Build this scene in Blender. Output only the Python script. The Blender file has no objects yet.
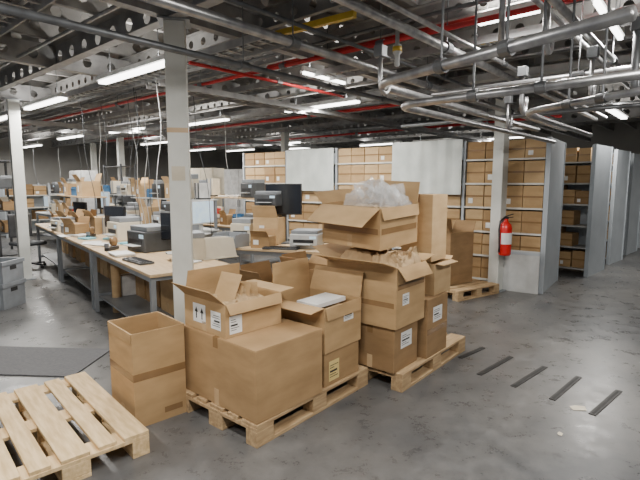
import bpy,bmesh,math,random
from mathutils import Vector,Matrix,noise
random.seed(7)
C=bpy.context.scene.collection
F=470.0;TH=math.atan(57/470);CAM=Vector((0,0,1.6))
def P(px,py,z=0.0):
    d=Vector((0,math.cos(TH),-math.sin(TH)))+Vector((1,0,0))*((px-320)/F)+Vector((0,math.sin(TH),math.cos(TH)))*((240-py)/F)
    return CAM+d*((z-1.6)/d.z)
U=Vector((-.755,.656,0));N=Vector((.656,.755,0))
def W(n,u,z=0): return N*n+U*u+Vector((0,0,z))
R=math.radians
ZB=2.93
# ------------------------------------------------ materials
def mat(name,c1,c2=None,rough=.6,metal=0,scale=8,bump=0,stretch=(1,1,1),emit=0,alpha=1,trans=0):
    m=bpy.data.materials.new(name);m.use_nodes=True;nt=m.node_tree;b=nt.nodes['Principled BSDF']
    c2=c2 or tuple(x*.75 for x in c1)
    tc=nt.nodes.new('ShaderNodeTexCoord');mp=nt.nodes.new('ShaderNodeMapping');mp.inputs['Scale'].default_value=stretch
    nz=nt.nodes.new('ShaderNodeTexNoise');nz.inputs['Scale'].default_value=scale;nz.inputs['Detail'].default_value=5
    cr=nt.nodes.new('ShaderNodeValToRGB');cr.color_ramp.elements[0].color=(*c2,1);cr.color_ramp.elements[1].color=(*c1,1)
    cr.color_ramp.elements[0].position=.35;cr.color_ramp.elements[1].position=.65
    L=nt.links.new;L(tc.outputs['Object'],mp.inputs[0]);L(mp.outputs[0],nz.inputs[0]);L(nz.outputs[0],cr.inputs[0]);L(cr.outputs[0],b.inputs['Base Color'])
    b.inputs['Roughness'].default_value=rough;b.inputs['Metallic'].default_value=metal
    if bump:
        bp=nt.nodes.new('ShaderNodeBump');bp.inputs['Strength'].default_value=bump;L(nz.outputs[0],bp.inputs['Height']);L(bp.outputs[0],b.inputs['Normal'])
    if emit:
        b.inputs['Emission Color'].default_value=(*c1,1);b.inputs['Emission Strength'].default_value=emit
    if alpha<1:b.inputs['Alpha'].default_value=alpha
    return m
M={}
card=[((.48,.315,.155),(.38,.245,.115)),((.385,.243,.115),(.30,.186,.084)),((.55,.38,.205),(.46,.31,.155)),((.31,.19,.088),(.235,.142,.064))]
for i,(a,b) in enumerate(card): M['card%d'%i]=mat('cardboard_%d'%i,a,b,.85,0,3.5,.2,(1,1,3))
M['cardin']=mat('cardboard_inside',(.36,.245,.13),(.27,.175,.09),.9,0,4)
M['kraft']=mat('kraft_paper',(.48,.34,.19),(.36,.25,.135),.8,0,14,.5)
M['tape']=mat('brown_tape',(.27,.16,.075),(.22,.13,.058),.25,0,5)
M['tapec']=mat('clear_tape',(.55,.39,.22),(.5,.34,.19),.25,0,5)
M['paper']=mat('white_paper',(.8,.8,.78),(.74,.74,.72),.7,0,6)
M['ink']=mat('black_ink',(.03,.03,.03),None,.7)
M['yel']=mat('yellow_label',(.75,.6,.25),(.7,.52,.2),.6)
M['wood']=mat('new_pallet_wood',(.78,.58,.33),(.58,.40,.20),.75,0,5,.2,(1,7,7))
M['wood2']=mat('used_pallet_wood',(.50,.35,.19),(.33,.215,.11),.8,0,5,.2,(1,7,7))
M['bench']=mat('bench_top_wood',(.62,.46,.28),(.52,.37,.21),.45,0,5,.03,(1,6,6))
M['steel']=mat('grey_steel_paint',(.28,.30,.32),(.22,.24,.26),.45,.3,4)
M['galv']=mat('galvanised_tube',(.48,.48,.48),(.30,.30,.31),.32,.8,12)
M['galvd']=mat('dark_conduit',(.20,.21,.22),(.14,.145,.15),.45,.6,10)
M['beam']=mat('galvanised_beam',(.40,.40,.40),(.27,.27,.27),.55,.25,5)
M['joist']=mat('joist_steel',(.32,.315,.30),(.21,.205,.20),.6,.1,4)
M['col']=mat('column_paint',(.68,.69,.65),(.56,.57,.53),.5,0,3)
M['red']=mat('red_pipe_paint',(.58,.02,.025),(.42,.015,.015),.35)
M['redx']=mat('extinguisher_red',(.65,.02,.02),(.55,.015,.015),.25)
M['yellow']=mat('yellow_paint',(.65,.45,.04),(.5,.33,.03),.5)
M['black']=mat('black_plastic',(.02,.02,.022),(.012,.012,.013),.4)
M['dgrey']=mat('dark_grey_plastic',(.07,.075,.08),(.05,.052,.055),.5)
M['grey']=mat('grey_plastic',(.26,.28,.30),(.22,.235,.25),.5)
M['lgrey']=mat('light_grey_plastic',(.55,.56,.55),(.48,.49,.48),.5)
M['beige']=mat('beige_plastic',(.62,.56,.44),(.55,.49,.38),.5)
M['screen']=mat('dark_glass_screen',(.015,.018,.025),None,.12)
M['scron']=mat('lit_screen',(.55,.7,.8),(.4,.55,.7),.2,emit=.5)
M['blue']=mat('blue_plastic',(.05,.16,.32),None,.5)
M['orange']=mat('orange_plastic',(.7,.2,.03),None,.5)
M['cyan']=mat('cyan_paper',(.25,.6,.7),None,.6)
M['rack']=mat('rack_panel_grey_blue',(.47,.51,.545),(.41,.45,.485),.4,.1,3)
M['shelf']=mat('cream_shelf_steel',(.74,.72,.66),(.66,.64,.58),.45)
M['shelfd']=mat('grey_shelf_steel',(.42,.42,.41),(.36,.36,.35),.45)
M['sheet']=mat('white_sheet',(.68,.72,.68),(.54,.58,.55),.35,0,3,.2)
M['lamp']=mat('lamp_diffuser',(1,.98,.93),(1,.98,.93),.5,emit=9)
M['white']=mat('white_enamel',(.75,.75,.74),None,.4)
M['mat']=mat('rubber_mat',(.13,.13,.135),(.065,.065,.07),.7,0,40,.5,(1,10,1))
M['iron']=mat('dark_floor_iron',(.05,.048,.046),(.03,.029,.028),.5,.4,9)
m=bpy.data.materials.new('plastic_film');m.use_nodes=True;b=m.node_tree.nodes['Principled BSDF']
b.inputs['Base Color'].default_value=(.9,.92,.93,1);b.inputs['Roughness'].default_value=.08;b.inputs['Alpha'].default_value=.27
nz=m.node_tree.nodes.new('ShaderNodeTexNoise');nz.inputs['Scale'].default_value=20;bp=m.node_tree.nodes.new('ShaderNodeBump');bp.inputs['Strength'].default_value=.7
m.node_tree.links.new(nz.outputs[0],bp.inputs['Height']);m.node_tree.links.new(bp.outputs[0],b.inputs['Normal']);M['film']=m
m=bpy.data.materials.new('sealed_concrete_floor');m.use_nodes=True;nt=m.node_tree;b=nt.nodes['Principled BSDF'];L=nt.links.new
tc=nt.nodes.new('ShaderNodeTexCoord')
def nzn(s,d,ro=.6,dist=0):
    n=nt.nodes.new('ShaderNodeTexNoise');n.inputs['Scale'].default_value=s;n.inputs['Detail'].default_value=d;n.inputs['Roughness'].default_value=ro;n.inputs['Distortion'].default_value=dist;L(tc.outputs['Object'],n.inputs[0]);return n
n1=nzn(.7,10,.68,.2);n2=nzn(5,9,.78,.1);n3=nzn(60,3);n4=nzn(9,6,.7)
r1=nt.nodes.new('ShaderNodeValToRGB');r1.color_ramp.elements[0].position=.36;r1.color_ramp.elements[0].color=(.078,.08,.083,1);r1.color_ramp.elements[1].position=.66;r1.color_ramp.elements[1].color=(.172,.166,.158,1)
r2=nt.nodes.new('ShaderNodeValToRGB');r2.color_ramp.elements[0].position=.3;r2.color_ramp.elements[0].color=(.68,.68,.68,1);r2.color_ramp.elements[1].position=.7;r2.color_ramp.elements[1].color=(1.15,1.15,1.15,1)
r4=nt.nodes.new('ShaderNodeValToRGB');r4.color_ramp.elements[0].position=.30;r4.color_ramp.elements[0].color=(.5,.5,.5,1);r4.color_ramp.elements[1].position=.40;r4.color_ramp.elements[1].color=(1,1,1,1)
mx=nt.nodes.new('ShaderNodeMix');mx.data_type='RGBA';mx.blend_type='MULTIPLY';mx.inputs[0].default_value=1
mx2=nt.nodes.new('ShaderNodeMix');mx2.data_type='RGBA';mx2.blend_type='MULTIPLY';mx2.inputs[0].default_value=1
L(n1.outputs[0],r1.inputs[0]);L(n2.outputs[0],r2.inputs[0]);L(n4.outputs[0],r4.inputs[0]);L(r1.outputs[0],mx.inputs[6]);L(r2.outputs[0],mx.inputs[7]);L(mx.outputs[2],mx2.inputs[6]);L(r4.outputs[0],mx2.inputs[7]);L(mx2.outputs[2],b.inputs['Base Color'])
mr=nt.nodes.new('ShaderNodeMapRange');mr.inputs[1].default_value=.3;mr.inputs[2].default_value=.7;mr.inputs[3].default_value=.20;mr.inputs[4].default_value=.46
L(n2.outputs[0],mr.inputs[0]);L(mr.outputs[0],b.inputs['Roughness'])
bp=nt.nodes.new('ShaderNodeBump');bp.inputs['Strength'].default_value=.05;L(n3.outputs[0],bp.inputs['Height']);L(bp.outputs[0],b.inputs['Normal']);M['floor']=m
M['wallm']=mat('wall_paint',(.34,.33,.305),(.28,.27,.255),.8,0,1)
M['ceil']=mat('ceiling_deck',(.25,.24,.225),(.15,.145,.135),.8,0,2,.0,(1,1,1))
# ------------------------------------------------ mesh builder
class MB:
    def __init__(s): s.v=[];s.f=[];s.m=[]
    def add(s,vs,fs,mi=0,X=None):
        k=len(s.v)
        for v in vs:
            v=Vector(v); s.v.append(tuple(X@v if X else v))
        for f in fs: s.f.append([k+i for i in f]);s.m.append(mi)
        return s
    def box(s,x0,x1,y0,y1,z0,z1,mi=0,X=None):
        vs=[(x,y,z) for z in (z0,z1) for y in (y0,y1) for x in (x0,x1)]
        return s.add(vs,[(0,2,3,1),(4,5,7,6),(0,1,5,4),(2,6,7,3),(0,4,6,2),(1,3,7,5)],mi,X)
    def bar(s,a,b,w,h,mi=0):
        a=Vector(a);b=Vector(b);d=(b-a);l=d.length;d.normalize()
        up=Vector((0,0,1)) if abs(d.z)<.95 else Vector((0,1,0))
        y=up.cross(d).normalized();z=d.cross(y)
        X=Matrix((d,y,z)).transposed().to_4x4();X.translation=a
        return s.box(0,l,-w/2,w/2,-h/2,h/2,mi,X)
    def tube(s,pts,r,n=10,mi=0):
        pts=[Vector(p) for p in pts];k=len(s.v);ref=None
        for i,p in enumerate(pts):
            d=(pts[min(i+1,len(pts)-1)]-pts[max(i-1,0)]).normalized()
            if ref is None:
                ref=d.orthogonal().normalized()
            else: ref=(ref-d*ref.dot(d)).normalized()
            q=d.cross(ref)
            for j in range(n):
                a=2*math.pi*j/n;s.v.append(tuple(p+ref*math.cos(a)*r+q*math.sin(a)*r))
        for i in range(len(pts)-1):
            for j in range(n):
                a=k+i*n+j;b=k+i*n+(j+1)%n;s.f.append([a,b,b+n,a+n]);s.m.append(mi)
        s.f.append([k+j for j in range(n)][::-1]);s.m.append(mi);e=k+(len(pts)-1)*n;s.f.append([e+j for j in range(n)]);s.m.append(mi)
        return s
    def lathe(s,prof,n=20,mi=0,X=None):
        vs=[];fs=[]
        for r,z in prof:
            for j in range(n):
                a=2*math.pi*j/n;vs.append((r*math.cos(a),r*math.sin(a),z))
        for i in range(len(prof)-1):
            for j in range(n): a=i*n+j;b=i*n+(j+1)%n;fs.append((a,b,b+n,a+n))
        fs.append(tuple(range(n))[::-1]);fs.append(tuple(range((len(prof)-1)*n,len(prof)*n)))
        return s.add(vs,fs,mi,X)
    def build(s,name,mats,parent=None,smooth=False,bevel=0):
        me=bpy.data.meshes.new(name);me.from_pydata(s.v,[],s.f)
        if not isinstance(mats,(list,tuple)): mats=[mats]
        for m_ in mats: me.materials.append(M[m_] if isinstance(m_,str) else m_)
        me.polygons.foreach_set('material_index',s.m)
        if smooth: me.polygons.foreach_set('use_smooth',[True]*len(s.f))
        me.update();o=bpy.data.objects.new(name,me);C.objects.link(o)
        if parent: o.parent=parent
        if bevel:
            b_=o.modifiers.new('b','BEVEL');b_.width=bevel;b_.segments=2;b_.limit_method='ANGLE'
        return o
def tag(o,label,cat,group=None):
    o['label']=label;o['category']=cat
    if group:o['group']=group
    return o
def thing(name,label,cat,loc=(0,0,0),rz=0,group=None):
    o=bpy.data.objects.new(name,None);C.objects.link(o);o.location=loc;o.rotation_euler=(0,0,rz);o.empty_display_size=.1
    return tag(o,label,cat,group)
def struct(name,mb,m_):
    o=mb.build(name,m_);o['kind']='structure';return o
def copy_tree(o,parent=None):
    c=o.copy();C.objects.link(c);c.parent=parent
    for ch in list(o.children): copy_tree(ch,c)
    return c
def place(proto,loc,rz,label,group=None,scale=None):
    if not proto.get('used'): o=proto;proto['used']=1
    else: o=copy_tree(proto)
    o.location=loc;o.rotation_euler=(0,0,rz);o['label']=label
    if group:o['group']=group
    o.scale=scale or (1,1,1)
    return o
# ------------------------------------------------ room shell
Xg=Matrix((N,U,Vector((0,0,1)))).transposed().to_4x4()
struct('floor',MB().box(-5,18,-9,20,-.1,0,0,Xg),'floor')
struct('ceiling',MB().box(-5,18,-9,20,3.50,3.60,0,Xg),'ceil')
struct('wall_back',MB().box(17.8,18,-9,20,0,3.5,0,Xg),'wallm')
struct('wall_left',MB().box(-5,17.8,19.8,20,0,3.5,0,Xg),'wallm')
struct('wall_right',MB().box(-5,17.8,-9,-8.8,0,3.5,0,Xg),'wallm')
# ------------------------------------------------ ceiling steel
def punched(a,b,z0,z1,fl=.07):
    a=Vector(a);b=Vector(b);d=(b-a);Lg=d.length;d.normalize();y=Vector((0,0,1)).cross(d)
    X=Matrix((d,y,Vector((0,0,1)))).transposed().to_4x4();X.translation=a
    h=z1-z0;n=max(1,int(Lg/h/1.2));w=Lg/n;mb=MB()
    for i in range(n):
        cx=(i+.5)*w;cz=(z0+z1)/2;rr=h*.23;vs=[];K=8
        for k in range(K):
            t=2*math.pi*k/K
            c,s_=math.cos(t),math.sin(t);m_=max(abs(c),abs(s_))
            vs.append((cx+c/m_*w/2,0,cz+s_/m_*h/2))
        for k in range(K):
            t=2*math.pi*k/K;vs.append((cx+rr*math.cos(t),0,cz+rr*math.sin(t)))
        mb.add(vs,[(k,(k+1)%K,K+(k+1)%K,K+k) for k in range(K)],0,X)
    mb.box(0,Lg,0,fl,z0,z0+.006,0,X);mb.box(0,Lg,0,fl,z1-.006,z1,0,X)
    return mb
bl=['nearest long punched steel beam over the large front column','long punched steel beam over the fire extinguisher column','far punched steel beam running above the back racks']
for i,n_ in enumerate((2.3,7.0,11.7)):
    tag(punched(W(n_,-8.5),W(n_,19.5),ZB,ZB+.27,.1).build('steel_beam','beam'),bl[i],'beam','long main ceiling beams')
bl=['punched cross beam passing over front column into the depth','punched cross beam passing over the left column beside benches','punched cross beam above the right hand floor area','distant punched cross beam over the rear benches','punched cross beam between the front and left columns']
for i,u_ in enumerate((3.55,8.85,-1.2,13.5,6.1)):
    tag(punched(W(-2,u_),W(17.5,u_),ZB+.01,ZB+.26,.1).build('cross_beam','beam'),bl[i],'beam','cross beams')
u_=-7.6
while u_<19:
    tag(punched(W(-2,u_),W(17.6,u_),3.24,3.49,.06).build('ceiling_joist','joist'),'punched steel joist directly under the ceiling deck','joist','ceiling joists');u_+=.62
for i,n_ in enumerate((.9,1.6,3.2,4.1,5.0,5.9,8.0,9.2,10.4,13.4)):
    tag(punched(W(n_,-8.5),W(n_,19.5),3.04,3.23,.05).build('purlin','joist'),'slim punched steel purlin between the main ceiling beams','purlin','slim ceiling purlins')
# columns
def column(loc,w,label,ang=41,top=ZB):
    t=thing('support_column',label,'column',loc,R(ang),'columns')
    MB().box(-w/2,w/2,-w/2,w/2,.012,top-.01).build('shaft','col',t,bevel=.008)
    MB().box(-w*.8,w*.8,-w*.8,w*.8,0,.012).build('base_plate','steel',t)
    MB().box(-w*.75,w*.75,-w*.75,w*.75,top-.012,top-.001).build('cap_plate','steel',t)
    return t
c1=Vector((-1.21,4.10,0));col1=column(c1,.17,'thick white square column in front, between tall open carton and bench',12)
MB().box(-.06,.05,-.0875,-.0855,1.62,1.74).build('taped_note','beige',col1)
MB().box(-.086,.086,-.0868,-.0852,2.02,2.06).build('tape_band','tapec',col1)
c2=Vector((-4.93,7.75,0));column(c2,.16,'white square column at the left edge near grey crates')
c3=Vector((2.63,6.93,0));column(c3,.16,'white column carrying the red fire extinguisher')
column(Vector((-.92,12.6,0)),.16,'slim far column in front of back wall behind black monitor')
column(Vector((-5.6,13.4,0)),.16,'slim far column behind the cluttered left benches')
column(Vector((-7.6,16,0)),.16,'farthest slim column near the left rear corner')
# lights
def lamp(c,ang,label,group,e=45,Ln=1.5,up=0,wd=1):
    t=thing('fluorescent_light',label,'ceiling light',c,ang,group)
    mb=MB();mb.add([(-Ln/2,-.05*wd,.06),(-Ln/2,.05*wd,.06),(-Ln/2,.08*wd,0),(-Ln/2,-.08*wd,0),(Ln/2,-.05*wd,.06),(Ln/2,.05*wd,.06),(Ln/2,.08*wd,0),(Ln/2,-.08*wd,0)],[(0,1,2,3),(7,6,5,4),(0,4,5,1),(1,5,6,2),(3,7,4,0),(2,6,7,3)])
    mb.build('housing','white',t)
    MB().box(-Ln/2+.01,Ln/2-.01,-.045*wd,.045*wd,-.03,-.001).build('tube','lamp',t)
    for x in (-Ln*.35,Ln*.35): MB().tube([(x,0,.06),(x,0,3.24-c[2])],.005,6).build('suspension_rod','galvd',t)
    if e:
        ld=bpy.data.lights.new('lamp_light','AREA');ld.shape='RECTANGLE';ld.size=Ln;ld.size_y=.09*wd;ld.energy=e;ld.color=(1,.965,.91)
        lo=bpy.data.objects.new('lamp_light',ld);C.objects.link(lo);lo.parent=t;lo.location=(0,0,-.04)
    if up:
        ld=bpy.data.lights.new('lamp_uplight','AREA');ld.shape='RECTANGLE';ld.size=Ln*.95;ld.size_y=.06;ld.energy=up*1.7;ld.color=(1,.965,.91)
        lo=bpy.data.objects.new('lamp_uplight',ld);C.objects.link(lo);lo.parent=t;lo.location=(0,0,.07);lo.rotation_euler=(math.pi,0,0)
au=math.atan2(U.y,U.x);an=math.atan2(N.y,N.x)
E=80
for i,(px,py) in enumerate([(133,72),(44,103),(-2,119)]):
    lamp(P(px,py,2.8),au,['fluorescent light above bench just left of the front column','fluorescent light above the left column','fluorescent light cut by the left frame edge'][i],'lights of nearest row',E,up=[12,12,10][i])
for i,(px,py) in enumerate([(320,106),(204,122),(126,130),(70,137)]):
    lamp(P(px,py,2.8),au,['long bright fluorescent light above the black monitor','second row fluorescent light just right of the front column','second row fluorescent light left of the front column','smallest second row fluorescent light by left column'][i],'lights of middle row',E,up=[12,12,12,12][i])
for i,(px,py) in enumerate([(500,138),(380,144),(299,148),(240,150)]):
    lamp(P(px,py,2.8),au,['far row light beside the extinguisher column top','far row light above the middle rack bays','far row light above the white hanging sheet','far row light at left end above the racks'][i],'lights of far row',E,up=[12,8,12,8][i])
lamp(P(610,20,2.86),R(50),'thin fluorescent light in the upper right corner','lights over the right aisle',60,1.1,10,.4)
lamp(P(617,113,2.8),an,'small fluorescent light above the grey rack panels','lights over the right aisle',E,1.5,12)
lamp(W(11.3,-1.7,2.8),an,'added out of view light brightening the far right aisle','lights over the right aisle',90,1.5,18)  # lamp added out of frame to brighten the dark gap above the right racks
lamp(P(508,15,2.95),au,'short fluorescent light high at top behind yellow pipe fitting','single lights',25,.5,8,.6)
lamp(P(325,77,2.9),an,'thin fluorescent strip above the thick pipes at top centre','single lights',30,.8,10,.35)
for i,(n_,u_) in enumerate([(3.4,15.5),(5.6,17.3),(7.6,13.2),(10.2,10.4),(10.2,14.5),(12.6,6.5)]):
    lamp(W(n_,u_,2.8),au,['distant light at the extreme left rear','faraway light near the left rear wall','distant light over the rearmost bench','distant light over the white rear cabinets','faraway light above the distant rack row','distant light behind the long rack'][i],'distant lights',80,up=14)
lamp(Vector((-.3,1.2,2.8)),au,'fluorescent light overhead near the front pallets','near lights out of view',100,up=14)
lamp(Vector((2.4,1.6,2.8)),an,'fluorescent light overhead above the open floor','near lights out of view',90,up=14)
lamp(Vector((-2.8,1.8,2.8)),au,'fluorescent light overhead near light wood pallet','near lights out of view',70,up=16)
# pipes
def pipe(name,label,pts,r,m_,cat='pipe',clamps=(),group=None,n=12):
    t=thing(name,label,cat,pts[0],0,group);o0=Vector(pts[0])
    MB().tube([Vector(p)-o0 for p in pts],r,n).build('tube',m_,t,True)
    for c in clamps:
        a=Vector(pts[0]).lerp(Vector(pts[-1]),c)-o0;d=(Vector(pts[-1])-Vector(pts[0])).normalized()
        q=MB().tube([a-d*.04,a+d*.04],r*1.45,n);q.tube([a+Vector((0,0,r)),a+Vector((0,0,3.24-(a+o0).z))],.006,6);q.build('clamp','galvd',t)
    return t
def along(px,py,z,d,a,b): 
    p=P(px,py,z);return [p+d*a,p+d*b]
pipe('sprinkler_pipe','thin red pipe crossing the whole ceiling above the front column',along(300,62,2.85,U,-3.5,9),.022,'red',clamps=(.2,.3,.42,.6))
pipe('sprinkler_pipe','red pipe running above the middle light row to back racks',along(330,113,2.88,U,-8,9),.03,'red',clamps=(.3,.5,.7))
pipe('sprinkler_pipe','red pipe at top right behind the yellow fitting',along(480,18,2.98,U,-2,2.6),.03,'red',clamps=(.4,.8))
pipe('sprinkler_pipe','far red pipe seen small above the back rack row',along(420,128,2.86,U,-3,9),.028,'red',clamps=(.4,.8))
pipe('sprinkler_pipe','short red branch pipe pointing into the depth beside front column',along(214,68,2.80,N,-.3,2.2),.018,'red',clamps=(.5,))
pipe('overhead_pipe','dark conduit running from upper left corner past the front column',along(160,46,2.5,N,-2.2,7.5),.024,'galvd',clamps=(.3,.5,.8))
pipe('overhead_pipe','thick galvanised pipe entering at the top left of centre',along(300,45,2.62,N,-2.6,7.5),.034,'galv',clamps=(.25,.45,.7))
pipe('overhead_pipe','thick galvanised pipe entering at the top centre',along(440,45,2.74,N,-2.4,6),.034,'galv',clamps=(.3,.55,.8))
pipe('overhead_pipe','thin galvanised pipe close beside top centre pipe',along(470,46,2.70,N,-2.4,5.5),.018,'galv',clamps=(.4,))
pipe('overhead_pipe','galvanised pipe slanting through the top right corner',along(575,22,2.66,N,-2,3.5),.026,'galv',clamps=(.6,))
pipe('overhead_pipe','dull conduit low above the rack row end',along(560,112,2.45,U,-3,2.2),.024,'galvd',clamps=(.5,))
pipe('overhead_pipe','slim pipe between the two top centre pipes',along(395,60,2.78,N,-2.2,6),.016,'galvd',clamps=(.4,.7))
pipe('overhead_pipe','thin pipe high at far upper right',along(600,60,2.7,N,-2,3),.018,'galv',clamps=(.5,))
pipe('conveyor_tube','galvanised tube crossing below the top right pipes',along(560,78,2.42,U,-3,1.1),.024,'galv',clamps=(.3,.7))
def bent(px,py,px2,py2,z,ln_,r,label,rad=.022,m_='galv'):
    c=P(px,py,z);V=(P(px2,py2,z)-c);lu=V.length;V.normalize()
    pts=[c+V*lu-N*r]+[c-N*(r*math.cos(t))-V*(r*math.sin(t)) for t in [math.pi/2*i/8 for i in range(9)]]+[c-V*r+N*ln_]
    t=pipe('conveyor_tube',label,pts,rad,m_,'conveyor tube')
    for f_ in (.3,.6):
        a=(c+V*lu*f_-N*r)-pts[0];q=MB().tube([a-V*.03,a+V*.03],rad*1.4,12);q.tube([a,a+Vector((0,0,3.25-z))],.008,6);q.build('clamp','galvd',t)
    return t
bent(405,84,640,24,2.3,3.6,.18,'upper bent galvanised tube curving round above tallest cartons',.032)
bent(428,106,660,78,2.16,3.9,.17,'lower bent galvanised tube curving round above tallest cartons',.027)
bent(545,112,660,92,2.1,2.0,.14,'smaller bent tube above the fire extinguisher column',.022)
def hook(px,py,z,label,h=.5,m_='galv',r=.018):
    p=P(px,py,z);t=thing('hanger_hook',label,'hanger',p,an,'hanging tube hooks')
    pts=[(0,0,h),(0,0,.08)]+[(.06-.06*math.cos(a),0,.08-.08*math.sin(a)) for a in [math.pi*i/8 for i in range(1,9)]]+[(.12,0,.14)]
    MB().tube(pts,r,10).build('hook_tube',m_,t,True)
    MB().box(-.035,.035,-.035,.035,h-.06,h+.02).build('bracket','galvd',t,bevel=.004)
hook(545,50,2.45,'long tube hook hanging at top right beside vertical tube',.75,r=.022)
hook(380,92,2.25,'tube hook hanging above the tall carton stack',.3,r=.016)
hook(521,112,2.2,'tube hook hanging left of the small bent tube',.35,r=.018)
hook(507,128,2.15,'short hook hanging just above the extinguisher column',.3,r=.013)
hook(590,100,2.2,'tube hook hanging over the second grey rack panel',.35,r=.016)
hook(633,92,2.2,'dark tube hook hanging at the right frame edge',.45,'galvd',.024)
pipe('drop_tube','short vertical tube dropping at the top beside yellow fitting',[P(501,42,2.6),P(501,42,2.6)+Vector((0,0,.64))],.022,'galv')
t=thing('pipe_valve','pale valve fitting with yellow collar on the top centre pipe','valve',P(397,60,2.55),0)
MB().lathe([(.012,-.05),(.02,-.04),(.02,.04),(.034,.05),(.034,.11),(.016,.12),(.016,.3)],14).build('valve_body','lgrey',t,True)
MB().lathe([(.037,.062),(.037,.098)],14).build('collar','yellow',t,True)
MB().box(-.05,.05,-.008,.008,.0,.015).build('lever','galv',t)
tag(MB().bar(P(270,36,2.95),P(355,14,2.95),.05,.05).build('yellow_rail','yellow'),'short yellow rail high under the ceiling at top centre','rail')
tag(MB().bar(P(480,42,2.92),P(545,28,2.92),.05,.04).build('yellow_rail','yellow'),'short yellow rail behind the pipes at upper right','rail')
tag(MB().bar(P(470,80,2.9),P(660,56,2.9),.16,.08).build('cable_channel','lgrey'),'pale flat cable channel crossing at upper right','cable channel')
def tray(a,b,label):
    a=Vector(a);b=Vector(b);t=thing('cable_tray',label,'cable tray',a,0,'cable trays');d=(b-a);s=d.normalized().cross(Vector((0,0,1)))*.14
    MB().bar(-s,d-s,.008,.07).build('side_rail','beam',t);MB().bar(s,d+s,.008,.07).build('side_rail','beam',t)
    mb=MB();n=int(d.length/.15)
    for i in range(n): q=d*((i+.5)/n);mb.bar(q-s,q+s,.03,.008)
    mb.build('rungs','beam',t)
    for k_ in range(3):
        o_=s*(-.6+.55*k_)+Vector((0,0,.02));MB().tube([o_,d+o_],.014,6).build('cable','dgrey' if k_%2 else 'lgrey',t)
tray(W(2.95,3.0,2.84),W(2.95,14,2.84),'ladder cable tray hanging over the left benches')
tray(W(1.2,.5,2.85),W(1.2,9,2.85),'ladder cable tray crossing the top left corner')
tray(W(4.5,-5,2.9),W(4.5,13,2.9),'ladder cable tray above the black monitor area')
tray(W(8.3,-5,2.9),W(8.3,15,2.9),'far ladder cable tray behind the middle lights')
tray(W(6.2,-5,2.88),W(6.2,15,2.88),'ladder cable tray between middle and far light rows')
tray(W(3,5.2,2.75),W(15,5.2,2.75),'ladder cable tray running into depth above rear benches')
tray(W(3,10.2,2.75),W(15,10.2,2.75),'ladder cable tray running into depth at the far left')
for i,n_ in enumerate((1.9,3.7,5.5,6.6,7.6,9.8)):
    pipe('ceiling_conduit',['first','second','third','fourth','fifth','sixth'][i]+' slim grey conduit across the ceiling, counting from the camera',[W(n_,-8,2.99),W(n_,18,2.99)],.018,'galvd' if i%2 else 'galv',group='slim ceiling conduits',n=8)
# drop cables
cab=[(98,232,.8,'pale cable hanging down over the scale'),(106,225,.8,'pale cable hanging just right of the scale cable'),(137,232,.8,'cable hanging to the dark printer from tray'),(146,226,.8,'second cable hanging to the dark printer'),(158,240,.8,'cable hanging close beside the front column'),(30,222,.8,'thin cable hanging beside the left column'),(38,200,1.0,'cable bunch hanging right of left column'),(237,222,.9,'thin pole cable hanging left of black monitor'),(140,238,.8,'loose cable hanging between the two printer cables'),(150,232,.8,'dark cable hanging left of the front column'),(128,222,.8,'slack cable hanging behind the scale'),(60,200,1.0,'slack cable hanging over the third workbench'),(212,236,.8,'cable hanging right of the front column'),(196,222,.9,'cable hanging behind the lit monitor'),(118,230,.8,'thin cable hanging over the orange bin'),(163,246,.8,'thin cable hanging nearly touching the front column'),(84,214,.8,'thin cable hanging left of the scale')]
for i,(px,py,z1,lab) in enumerate(cab):
    p=P(px,py,z1+.03);q=Vector((p.x+random.uniform(-.25,.15),p.y+random.uniform(-.1,.1),2.85))
    pts=[p.lerp(q,j/14)+Vector((.045*math.sin(j*.5+i),0.02*math.cos(j*.6),0))*(math.sin(math.pi*j/14)) for j in range(15)]
    tag(MB().tube(pts,.005,6).build('hanging_cable','lgrey' if i%2 else 'dgrey'),lab,'cable','cables hanging from the ceiling')
# ------------------------------------------------ pallets
def make_pallet(wd,label):
    t=thing('wooden_pallet',label,'pallet')
    ys=[(0,.145),(.1825,.2825),(.3275,.4725),(.5175,.6175),(.655,.8)]
    for a,b in ys: MB().box(random.uniform(0,.012),1.2-random.uniform(0,.012),a,b,.122,.144).build('deck_board',wd,t,bevel=.003)
    for x in (0,.5275,1.055): MB().box(x,x+.145,0,.8,.1,.122).build('cross_board',wd,t,bevel=.002)
    for x in (0,.5275,1.055):
        for y,w in ((0,.1),(.3275,.145),(.7,.1)): MB().box(x,x+.145,y,y+w,.022,.1).build('block',wd,t,bevel=.004)
    for y,w in ((0,.1),(.3275,.145),(.7,.1)): MB().box(0,1.2,y,y+w,0,.022).build('bottom_board',wd,t,bevel=.002)
    return t
n50=math.atan2(.77,.64)
pa=make_pallet('wood','empty light new wooden pallet in the lower left corner')
A0=P(149,430,.144);A0.z=0;pa.location=A0;pa.rotation_euler=(0,0,R(133))
B0=P(257,449,0)
pb=make_pallet('wood2','pallet carrying the large low carton in front centre');pb.location=B0;pb.rotation_euler=(0,0,n50);pb['group']='loaded pallets'
C0=P(402,393,0)
pc=copy_tree(pb);pc.location=C0;pc['label']='pallet carrying the tallest carton stack, bare at right end'
D0=P(458,302,0);pd=copy_tree(pb);pd.location=D0;pd.rotation_euler=(0,0,R(34));pd['label']='small far pallet in front of the racks near extinguisher';pd.scale=(.75,1,1)
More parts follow.
